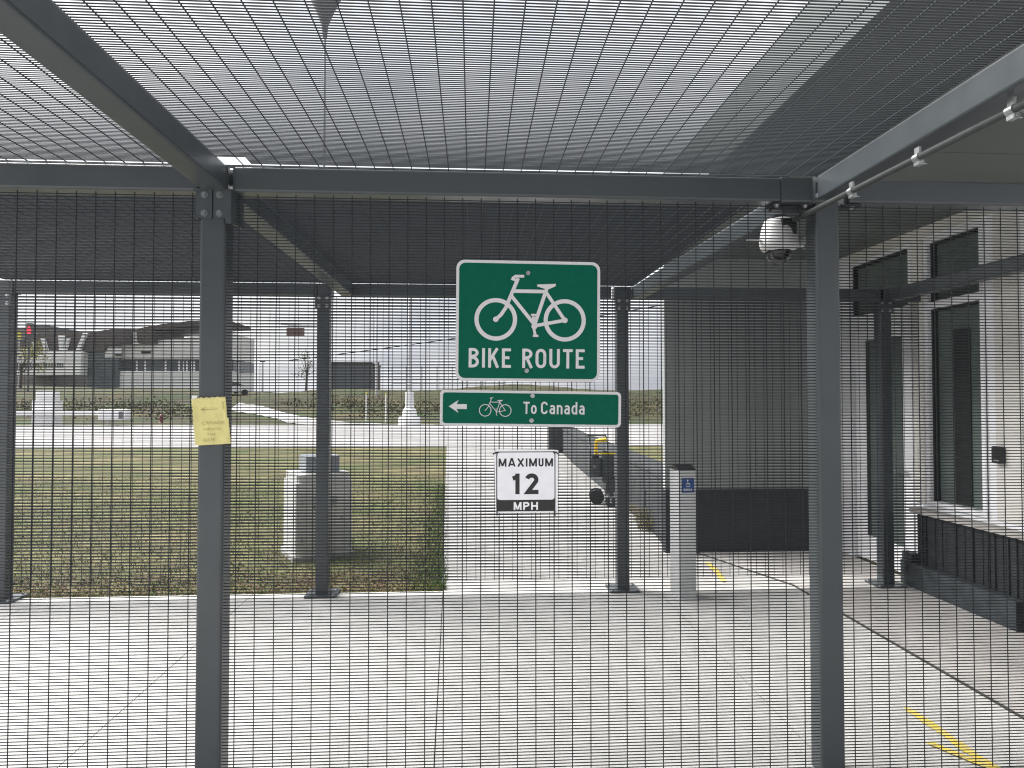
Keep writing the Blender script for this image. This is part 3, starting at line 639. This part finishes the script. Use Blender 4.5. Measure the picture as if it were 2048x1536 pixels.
# plinth: ribbed dark face, stone cap, stepped base
b = MB(); b.box(XW - .075, XW - .001, 3.4, 5.47, .001, .626)
y = 3.42; rp = random.Random(5)
while y < 5.44:
    wd = rp.choice((.035, .05, .07, .09)); b.box(XW - .075 - rp.choice((.006, .012, .018)), XW - .0745, y, y + wd, .19, .622); y += wd + rp.choice((.012, .02, .03))
b.build('plinth', M['plinth'], bd)
MB().box(3.705, 3.784, 4.37, 5.60, .002, .205).prism([(3.72, 5.47), (3.784, 5.47), (3.784, 5.60), (3.72, 5.60)], .206, .28, 'z').build('plinth_base', M['plinth_base'], bd)
MB().box(3.735, XW - .0105, 3.4, 5.52, .628, .662).build('plinth_cap', M['cap'], bd)

b = empty('card_reader', (XW - .012, 4.648, 1.182), 'small black card reader on the cream wall panel beside the window', 'card reader')
MB().rbox(-.040, -.001, -.042, .042, -.062, .062, .010, 'x').build('case', M['black_plastic'], b); MB().box(-.0415, -.0405, -.026, .026, -.045, -.036).build('status_strip', M['galv'], b)
b = empty('ceiling_light', (2.93, 3.03, ZS), 'round white light fitting on the soffit above the right beam', 'light')
MB().lathe([(.0, -.028), (.12, -.026), (.19, -.018), (.212, -.001)], n=48).build('diffuser', M['cam_white'], b); MB().lathe([(.212, -.001), (.224, -.012), (.232, -.0008)], n=48).build('rim', M['galv'], b)

# ================================================================= THINGS BEYOND / INSIDE THE ENCLOSURE
bl = empty('push_button_post', (1.700, 5.30, 0), 'light grey square bollard with slanted black top and blue accessible door sticker', 'bollard'); bl.rotation_euler = (0, 0, R(4))
MB().rbox(-.072, .072, -.085, .115, 0, 1.02, .008).build('column', M['post_grey'], bl)
MB().prism([(-.085, 1.021), (.115, 1.021), (.115, 1.030), (.02, 1.062), (-.085, 1.030)], -.072, .072, 'x').build('slanted_cap', M['black_plastic'], bl)
MB().box(-.082, .082, -.095, .125, .0, .012).build('base_plate', M['post_grey'], bl)
st = MB().prism(rrect(-.052, .052, -.058, .058, .004), -.0868, -.0852, 'y').build('sticker', M['blue'], bl, loc=(.004, 0, .905))
b = MB(); poly2(b, [(-.002 + .0055 * cos(t * pi / 8), .040 + .0055 * sin(t * pi / 8)) for t in range(16)], -.0872)
stroke2(b, [(-.002, .034), (-.001, .012), (.012, .012), (.018, -.006)], .0045, -.0873); ring2(b, (.000, .002), .0125, .0160, -.0874, 28)
for k_, z_ in enumerate((-.028, -.041)):
    for q_ in range(5): poly2(b, [(-.036 + q_ * .0148, z_), (-.026 + q_ * .0148, z_), (-.026 + q_ * .0148, z_ + .009), (-.036 + q_ * .0148, z_ + .009)], -.0872)
b.build('access_symbol', M['sticker_white'], st, fix=False)

ub = empty('utility_box', (-1.62, 7.15, -.03), 'white weathered utility cabinet on the lawn behind the far fence post', 'utility box'); ub.rotation_euler = (0, 0, R(27))
MB().rbox(-.29, .29, -.29, .29, 0, .78, .035).prism(rrect(-.275, .275, -.275, .275, .05), .7805, .86, 'z').build('cabinet', M['util'], ub)
MB().rbox(-.315, .315, -.315, .315, -.02, .05, .03).build('footing', M['road'], ub)
MB().rbox(-.16, .19, -.16, .16, .861, 1.03, .02).build('meter_box', M['util_grey'], ub)
MB().box(-.22, .22, -.298, -.2905, .10, .68).build('door_panel', M['util'], ub)
for z_ in (.2, .58): MB().tube((-.225, -.296, z_ - .03), (-.225, -.296, z_ + .03), .009).build('hinge', M['galv'], ub)
MB().tube((.17, -.2985, .40), (.17, -.312, .40), .018, n=14).build('lock', M['galv'], ub)
vb = MB()
for q_ in range(5): vb.box(-.12, .12, -.3005, -.2985, .52 + q_ * .025, .53 + q_ * .025)
vb.build('vent', M['util_grey'], ub)

lw = MB().prism([(2.045, 6.87), (2.18, 8.0), (2.50, 16.2), (2.72, 20.2), (3.10, 20.2), (2.8, 16.2), (2.5, 8.0), (2.4, 7.2), (2.4, 7.2)][:8], -.2, .70, 'z')
wl = empty('low_wall', (2.2, 8, 0), 'long low dark masonry wall running back from the grey building end', 'wall'); wl.location = (0, 0, 0)
lw.build('masonry', M['low_wall'], wl)
MB().prism([(2.03, 6.871), (2.165, 8.0), (2.485, 16.2), (2.70, 20.25), (3.12, 20.25), (2.82, 16.2), (2.52, 8.0), (2.42, 7.201)], .701, .745, 'z').build('coping', M['low_wall'], wl)
MB().box(2.30, 2.95, 19.8, 20.35, -.2, 1.02).build('end_pier', M['low_wall'], wl)

mc = empty('snow_blower', (1.97, 10.05, 0), 'dark yellow-handled snow clearing machine parked against the low wall', 'machine'); mc.rotation_euler = (0, 0, R(-8))
MB().rbox(-.20, -.01, -.18, .22, .44, .70, .05).rbox(-.01, .17, -.16, .22, .36, .76, .04).build('engine_body', M['machine_dark'], mc)
MB().rbox(-.16, -.05, -.15, .05, .701, .76, .03).tube((.05, .1, .761), (.05, .1, .80), .035, n=14).build('fuel_tank', M['black_plastic'], mc)
MB().prism([(.04, .02), (.36, .02), (.40, .10), (.34, .36), (.20, .43), (.04, .34)], -.22, -.06, 'y').build('auger_housing', M['machine_dark'], mc)
b = MB()
for q_ in range(24):
    t = q_ / 23 * 6 * pi; b.tube((.05 + .30 * q_ / 23, -.235, .14), (.05 + .30 * q_ / 23, -.235 + .05 * cos(t), .14 + .09 * sin(t)), .009)
b.tube((.03, -.235, .14), (.37, -.235, .14), .015); b.build('auger', M['galv'], mc)
for y_ in (-.04, .16): MB().tube((-.08, y_, .11), (-.08, y_ + .075, .11), .11, n=24).tube((-.08, y_ - .004, .11), (-.08, y_ + .079, .11), .045, n=16).build('wheel', M['rubber'], mc)
MB().tube((-.09, -.02, .70), (-.09, -.05, .96), .028, .024).tube((-.09, -.05, .96), (.06, -.10, .99), .026, .034).build('discharge_chute', M['yellow'], mc)
MB().rbox(-.05, .20, -.10, .0, .762, .785, .01).build('yellow_shroud', M['yellow'], mc)
MB().path([(-.16, .25, .70), (-.18, .62, .98), (-.20, .78, 1.0)], .014).path([(.10, .25, .70), (.10, .62, .98), (.10, .78, 1.0)], .014).tube((-.2, .72, 1.0), (.1, .72, 1.0), .012).build('handlebar', M['black_plastic'], mc)
MB().tube((-.12, -.181, .58), (-.12, -.190, .58), .022, n=14).build('starter_cap', M['galv'], mc)

sp = empty('standpipe', (2.20, 8.35, 0), 'thin black standpipe elbow beside the low wall near the push button post', 'pipe')
MB().tube((0, 0, -.03), (0, 0, .42), .022).tube((-.022, 0, .42), (.14, 0, .42), .02).build('pipe', M['pole_dark'], sp); MB().tube((.14, 0, .42), (.165, 0, .42), .034).build('flange', M['galv'], sp)
b = MB(); rq = random.Random(31)
for q_ in range(90):
    x0, y0 = 2.14 + rq.gauss(0, .05), 8.12 + rq.gauss(0, .12); a = rq.random() * 6.28; l_ = .10 + .18 * rq.random(); p0 = Vector((x0, y0, -.004)); p1 = p0 + Vector((cos(a) * l_ * .5, sin(a) * l_ * .5, l_)); p2 = p1 + Vector((cos(a) * l_ * .6, sin(a) * l_ * .6, -l_ * .25))
    b.tube(p0, p1, .0035, .0025, n=4, caps=False); b.tube(p1, p2, .0025, .001, n=4, caps=False)
wk = empty('weed_clump', (0, 0, 0), 'pale dry weeds growing out of the foot of the low wall', 'plant'); b.build('stalk', M['straw'], wk, fix=False)

for nm, pts, wd, lab in (('paint_mark', [(2.225, 3.34), (2.235, 3.1), (2.232, 2.9), (2.25, 2.62)], .050, 'long yellow spray paint arrow stroke on the concrete near the right post'),
                         ('paint_mark', [(2.10, 2.99), (2.17, 2.86), (2.245, 2.73)], .045, 'short slanted yellow spray stroke beside the long stroke'),
                         ('paint_mark', [(2.29, 6.42), (2.26, 6.1), (2.19, 5.72)], .055, 'yellow paint stroke on the path behind the far fence'),):
    b = MB(); rgx = random.Random(len(pts)); L = []; Q = []
    n = 28
    for i in range(n + 1):
        t = i / n * (len(pts) - 1); k = min(int(t), len(pts) - 2); fr = t - k
        x = pts[k][0] + (pts[k + 1][0] - pts[k][0]) * fr; y = pts[k][1] + (pts[k + 1][1] - pts[k][1]) * fr
        h_ = wd / 2 * (.75 + .5 * rgx.random()) * (1 if 0 < i < n else .4); zp = .004 if wd == .05 else .008 if wd == .045 else .001; L.append((x - h_, y, zp)); Q.append((x + h_, y, zp))
    b.add(L + Q, [(i, i + n + 1, i + n + 2, i + 1) for i in range(n)]); tag(b.build(nm, M['spray']), lab, 'paint mark', 'yellow paint marks on the concrete')

# ================================================================= FAR BACKGROUND
def pole_light(name, x, y, zg, label, group, base=True, r=.14, h=14, head=True, m='pole_grey'):
    e = empty(name, (x, y, zg), label, 'street light', group)
    MB().lathe([(r, 1.9 if base else 0), (r * .7, h), (0, h)], n=14).build('pole', M[m], e)
    if base: MB().lathe([(.68, -.2), (.68, .45), (.62, .55), (.45, .62), (.40, .98), (.27, 1.12), (.25, 2.1), (.0, 2.1)], n=16, smooth=False).build('concrete_base', M['white_paint'], e)
    if head: MB().lathe([(.1, h - .5), (.9, h + .3), (1.0, h + .6), (.2, h + .8), (0, h + .8)], n=14).build('lamp_head', M[m], e)
    return e
pole_light('street_light', -3.80, 41.0, 0, 'tall grey light pole on a wide white flared concrete base', 'light poles across the road')
pole_light('street_light', -9.35, 66., hz(-9.35, 66) - .1, 'thin grey light pole rising beside the dark grey far shed', 'light poles across the road', base=False, r=.12, h=16)
e = pole_light('mast_pole', -6.95, 31.5, 0, 'tall slim mast behind the fence post with a wide head above the roof', 'light poles across the road', base=False, r=.08, h=19.9, head=False, m='pole_mid')
MB().lathe([(.10, 18.6), (.16, 19.2), (.42, 19.9), (.80, 20.7), (.85, 21.6), (.0, 21.7)], n=16).build('lamp_head', M['pole_dark'], e)
MB().tube((0, 0, 5.0), (-1.9, 0, 5.1), .06).build('mast_arm', M['pole_grey'], e); MB().box(-1.65, -.85, -.05, .05, 4.55, 4.92).build('sign_panel', M['sign_brown'], e)
for x, y, lab in ((-7.35, 47., 'slim white marker post left of the other on the bank'), (-5.75, 45., 'slim white marker post right of the other near the light base')):
    e = empty('marker_post', (x, y, hz(x, y) - .05), lab, 'marker post', 'white marker posts'); MB().tube((0, 0, 0), (0, 0, 1.95), .05, .045, n=8).build('shaft', M['white_paint'], e); MB().tube((0, 0, 1.951), (0, 0, 2.06), .055, .03, n=8).build('cap', M['sign_yellow'], e)

# gate barrier in front of the bank
e = empty('boom_barrier', (-26.5, 43.4, 0), 'white boom barrier with kiosk cabinet at the foot of the bank', 'barrier')
MB().rbox(-.65, .65, -.5, .5, -.1, 1.55, .06).rbox(-.5, .55, -.4, .4, 1.551, 2.15, .1).build('cabinet', M['white_paint'], e)
MB().box(-4.2, 4.2, -.72, -.52, .62, .92).build('boom_arm', M['white_paint'], e)
MB().rbox(3.5, 5.1, -.86, -.1, .32, .98, .05).build('counterweight', M['white_paint'], e); MB().box(4.75, 5.0, -.875, -.865, .4, .86).build('dark_panel', M['far_grey'], e)
for x in (-3.9, 3.9): MB().tube((x, -.45, -.1), (x, -.45, .62), .07).build('leg', M['white_paint'], e)
e = empty('fire_hydrant', (-20.3, 45., hz(-20.3, 45) - .02), 'small dark red fire hydrant in the dry grass by the barrier', 'hydrant')
MB().lathe([(.17, 0), (.17, .06), (.11, .08), (.10, .42), (.14, .45), (.13, .52), (.07, .62), (0, .64)], n=14).build('barrel', M['hydrant'], e); MB().tube((-.19, 0, .33), (.19, 0, .33), .055).tube((0, 0, .3), (0, -.18, .3), .07).build('outlet', M['hydrant'], e)

# customs building with brown canopy and raking white columns
Y0 = 112.; K = Y0 / 1334.
def fx(px): return (px - 944) * K * 1.012
def fz(py): return 1.583 + (800 - py) * K
fb = empty('plaza_building', (0, 0, 0), 'wide white plaza building with brown canopy on slanted white columns', 'building')
MB().prism([(fx(84), fz(704)), (fx(84), fz(688)), (fx(120), fz(672)), (fx(200), fz(671)), (fx(255), fz(663)), (fx(288), fz(661)), (fx(288), fz(690)), (fx(244), fz(692)), (fx(240), fz(706))], Y0, Y0 + 12, 'y').build('canopy_fascia', M['brown'], fb)
MB().prism([(fx(298), fz(661)), (fx(345), fz(652)), (fx(400), fz(645)), (fx(470), fz(643)), (fx(470), fz(650)), (fx(400), fz(654)), (fx(331), fz(664)), (fx(331), fz(689)), (fx(300), fz(689))], Y0 + .5, Y0 + 12, 'y').build('canopy_fascia', M['brown'], fb)
b = MB(); b.prism([(fx(289), fz(668)), (fx(300), fz(668)), (fx(300), fz(692)), (fx(289), fz(692))], Y0 + 1, Y0 + 11, 'y'); b.prism([(fx(262), fz(691)), (fx(470), fz(666)), (fx(470), fz(719)), (fx(262), fz(719))], Y0 + 2, Y0 + 14, 'y'); b.prism([(fx(262), fz(743)), (fx(470), fz(743)), (fx(470), fz(790)), (fx(262), fz(790))], Y0 + 1.5, Y0 + 14, 'y'); b.build('white_wall', M['off_white'], fb)
MB().prism([(fx(205), fz(704)), (fx(262), fz(700)), (fx(262), fz(790)), (fx(205), fz(790))], Y0 + 1, Y0 + 13, 'y').prism([(fx(262), fz(719.5)), (fx(470), fz(719.5)), (fx(470), fz(742.5)), (fx(262), fz(742.5))], Y0 + 3.2, Y0 + 14, 'y').build('glazing', M['glazing'], fb)
b = MB()
for px in (285, 301, 340, 366, 374, 381, 389, 395): b.box(fx(px) - .12, fx(px) + .12, Y0 + 3.0, Y0 + 3.18, fz(742), fz(720))
b.build('window_upright', M['white_paint'], fb); MB().box(fx(236), fx(268), Y0 + .9, Y0 + .99, fz(718), fz(696)).build('grey_panel', M['off_white'], fb)
MB().box(fx(300), fx(317), Y0 + 1.8, Y0 + 1.99, fz(708), fz(704)).box(fx(258), fx(270), Y0 + .6, Y0 + .89, fz(714), fz(709)).build('vent_slot', M['brown_dark'], fb)
for lo, hi, wd in (((142, 712), (133, 682), 1.9), ((118, 706), (115, 690), 1.0), ((170, 720), (167, 676), 2.6), ((171, 718), (180, 681), 1.6), ((192, 722), (211, 672), 2.1)):
    MB().bar((fx(lo[0]), Y0 - .6, fz(lo[1])), (fx(hi[0]), Y0 - .6, fz(hi[1])), wd * .26, wd * .3, .04, up=(0, 1, 0)).build('raking_column', M['white_paint'], fb)
wb = MB().prism([(fx(70), fz(704.5)), (fx(206), fz(706.5)), (fx(204), fz(752)), (fx(70), fz(752))], Y0 - .9, Y0 + 8, 'y').build('sign_wall', M['off_white'], fb)
b = MB(); rl = random.Random(21); px = 66.
while px < 174:
    wd = rl.uniform(2., 4.2); b.box(fx(px), fx(px + wd * .35), Y0 - 1.1, Y0 - .91, fz(738), fz(729.5))
    if rl.random() < .6: b.box(fx(px + wd * .351), fx(px + wd), Y0 - 1.1, Y0 - .91, fz(731.5 + 5 * (rl.random() < .5)), fz(729.5 + 5 * (rl.random() < .5)) - .01)
    px += wd + 1.6
b.build('worn_lettering', M['far_grey'], wb)

e = empty('tower_block', (0, 0, 0), 'tall taupe block far left behind the yellow tree', 'building'); MB().box(fx(28), fx(99), 118, 132, 2.5, fz(656)).build('wall', M['far_taupe'], e); MB().box(fx(60), fx(100), 117.4, 132.4, fz(655.8), fz(650)).build('roof', M['far_grey'], e)
e = empty('traffic_light', (fx(103) * .62, Y0 * .62, 1.9), 'red traffic light glowing on a dark pole far left', 'traffic light')
b_ = (670 - 800) * K * -.62 + 1.583 - 1.9
MB().tube((0, 0, 0), (0, 0, b_ - .9), .09).build('pole', M['pole_dark'], e); MB().box(-.28, .28, .0, .3, b_ - .9, b_ + .9).build('signal_head', M['pole_dark'], e)
MB().lathe([(0, .0), (.30, .0)], n=16).build('lamp', M['red_lamp'], e).location = (0, 0, 0)
lm = [c for c in e.children if c.name.startswith('lamp')][0]; lm.location = (0, -.03, b_ + .15); lm.rotation_euler = (pi / 2, 0, 0); lm.scale = (.75, 1.5, 1)
e = empty('road_sign', (fx(85) * .64, Y0 * .64, 2.0), 'small yellow road sign on a post beside the traffic light', 'sign')
b_ = (677 - 800) * K * -.64 + 1.583 - 2.
MB().tube((0, .03, 0), (0, .03, b_), .06).build('post', M['pole_grey'], e); MB().box(-.2, .2, -.02, .0, b_ - .35, b_ + .35).build('panel', M['sign_yellow'], e)

def tree(x, y, zg, h, r, label, m, n, group='trees beyond the road', seed=1):
    e = empty('tree', (x, y, zg), label, 'tree', group); rt = random.Random(seed)
    t = MB(); t.tube((0, 0, -.3), (.1, 0, h * .45), h * .028, h * .02, n=8)
    clumps = []
    for k in range(16):
        a = rt.random() * 6.28; q = r * (.25 + .75 * rt.random()); z = h * (.38 + .6 * rt.random()); f_ = 1 - .55 * max(0, (z / h - .55)) / .45
        p = (q * f_ * cos(a), q * f_ * sin(a), z); clumps.append((p, r * (.2 + .25 * rt.random()))); t.tube((.1, 0, h * (.25 + .2 * rt.random())), p, h * .010, h * .003, n=5)
    t.build('trunk', M['bark'], e); b = MB()
    for k in range(n):
        c, cr = rt.choice(clumps); d = Vector((rt.gauss(0, 1), rt.gauss(0, 1), rt.gauss(0, .8))).normalized() * cr * rt.random() ** .5
        p = Vector(c) + d; u = Vector((rt.gauss(0, 1), rt.gauss(0, 1), rt.gauss(0, 1))).normalized(); v_ = u.orthogonal().normalized(); s_ = h * .016 * (.6 + .8 * rt.random())
        b.add([p + u * s_, p + v_ * s_ * .6, p - u * s_, p - v_ * s_ * .6], [(0, 1, 2, 3)])
    b.build('crown', M[m], e, fix=False); return e
tree(-48., 74., 2.7, 5.6, 2.6, 'yellow-green autumn tree at the far left edge', 'leaf_yellow', 1500, seed=2)
tree(-18.6, 76., 2.7, 4.4, 1.6, 'small thin brownish tree beside the dark grey shed', 'leaf_dark', 420, seed=5)

sh = empty('shed', (0, 0, 0), 'flat roofed dark grey shed standing beyond the grass bank', 'building')
y_ = 82.; k_ = y_ / 1334
def ax(px, y): return (px - 944) * y / 1334 * 1.01
def az(py, y): return 1.583 + (800 - py) * y / 1334
MB().box(ax(655, y_), ax(747, y_), y_, y_ + 8, 2.0, az(729, y_)).build('wall', M['far_grey'], sh); MB().box(ax(654, y_), ax(748, y_), y_ - .2, y_ + 8.2, az(729, y_) + .002, az(726, y_)).build('roof', M['brown_dark'], sh)
e = empty('gate_post', (ax(758, 80), 80, 2.6), 'brown square post standing right of the dark grey shed', 'post'); MB().box(-.22, .22, -.2, .2, -.3, az(727, 80) - 2.6).build('shaft', M['sign_brown'], e); MB().box(-.27, .27, -.25, .25, az(727, 80) - 2.599, az(725.5, 80) - 2.6).build('cap', M['brown_dark'], e)
e = empty('railing', (0, 0, 0), 'pale horizontal railing along the top of the bank', 'railing'); y_ = 79.
for z in (736, 748, 760, 768): MB().box(ax(786, y_), ax(1010, y_), y_, y_ + .08, az(z, y_), az(z - 2.2, y_)).build('rail', M['pole_grey'], e)
for px in (787, 815, 845, 875, 905, 935, 965, 1009): MB().box(ax(px, y_) - .06, ax(px, y_) + .06, y_ + .085, y_ + .2, 2.3, az(733, y_)).build('upright', M['pole_grey'], e)
for px in (492, 538):
    e = empty('flagless_pole', (ax(px, 84), 84, 2.6), 'short dark pole, %s of two beyond the bank' % ('left' if px < 500 else 'right'), 'pole', 'short poles beyond the bank'); e.name = 'short_pole' if px < 500 else 'short_pole.001'
    MB().tube((0, 0, -.2), (0, 0, az(726, 84) - 2.6), .12, .10, n=10).build('shaft', M['pole_grey'], e); MB().box(-.3, .3, -.1, .1, az(726, 84) - 2.599, az(724, 84) - 2.6).build('lamp_head', M['pole_dark'], e)

def car(x, y, zg, rz, m, label):
    e = empty('parked_car', (x, y, zg), label, 'car', 'cars parked beyond the bank', rz)
    MB().prism([(-2.15, .32), (-2.2, .75), (-1.5, .92), (-.9, 1.42), (.7, 1.45), (1.5, .98), (2.15, .88), (2.2, .35)], -.85, .85, 'y').build('body', M[m], e)
    MB().prism([(-1.25, .97), (-.85, 1.36), (.65, 1.39), (1.25, .99)], -.86, .86, 'y').build('side_window', M['glazing'], e)
    for xx in (-1.35, 1.35):
        for s_ in (-1, 1): MB().tube((xx, s_ * .62, .32), (xx, s_ * .88, .32), .32, n=18).build('wheel', M['rubber'], e)
    return e
car(ax(478, 72), 72, hz(ax(478, 72), 72) - .02, R(20), 'car_white', 'white parked car beyond the bank left of the path')
car(ax(462, 77), 77, hz(ax(462, 77), 77) - .02, R(70), 'car_pink', 'silver parked car partly behind the white car')

b = MB(); pts = [(-14 + 60 * t / 24, 52., 7.2 + (-14 + 60 * t / 24) * .185 - 1.1 * (1 - (t / 12 - 1) ** 2) * .8) for t in range(25)]
b.path(pts, .035, n=6); tag(b.build('overhead_cable', M['cable']), 'thin black overhead cable rising to the right across the sky', 'cable')
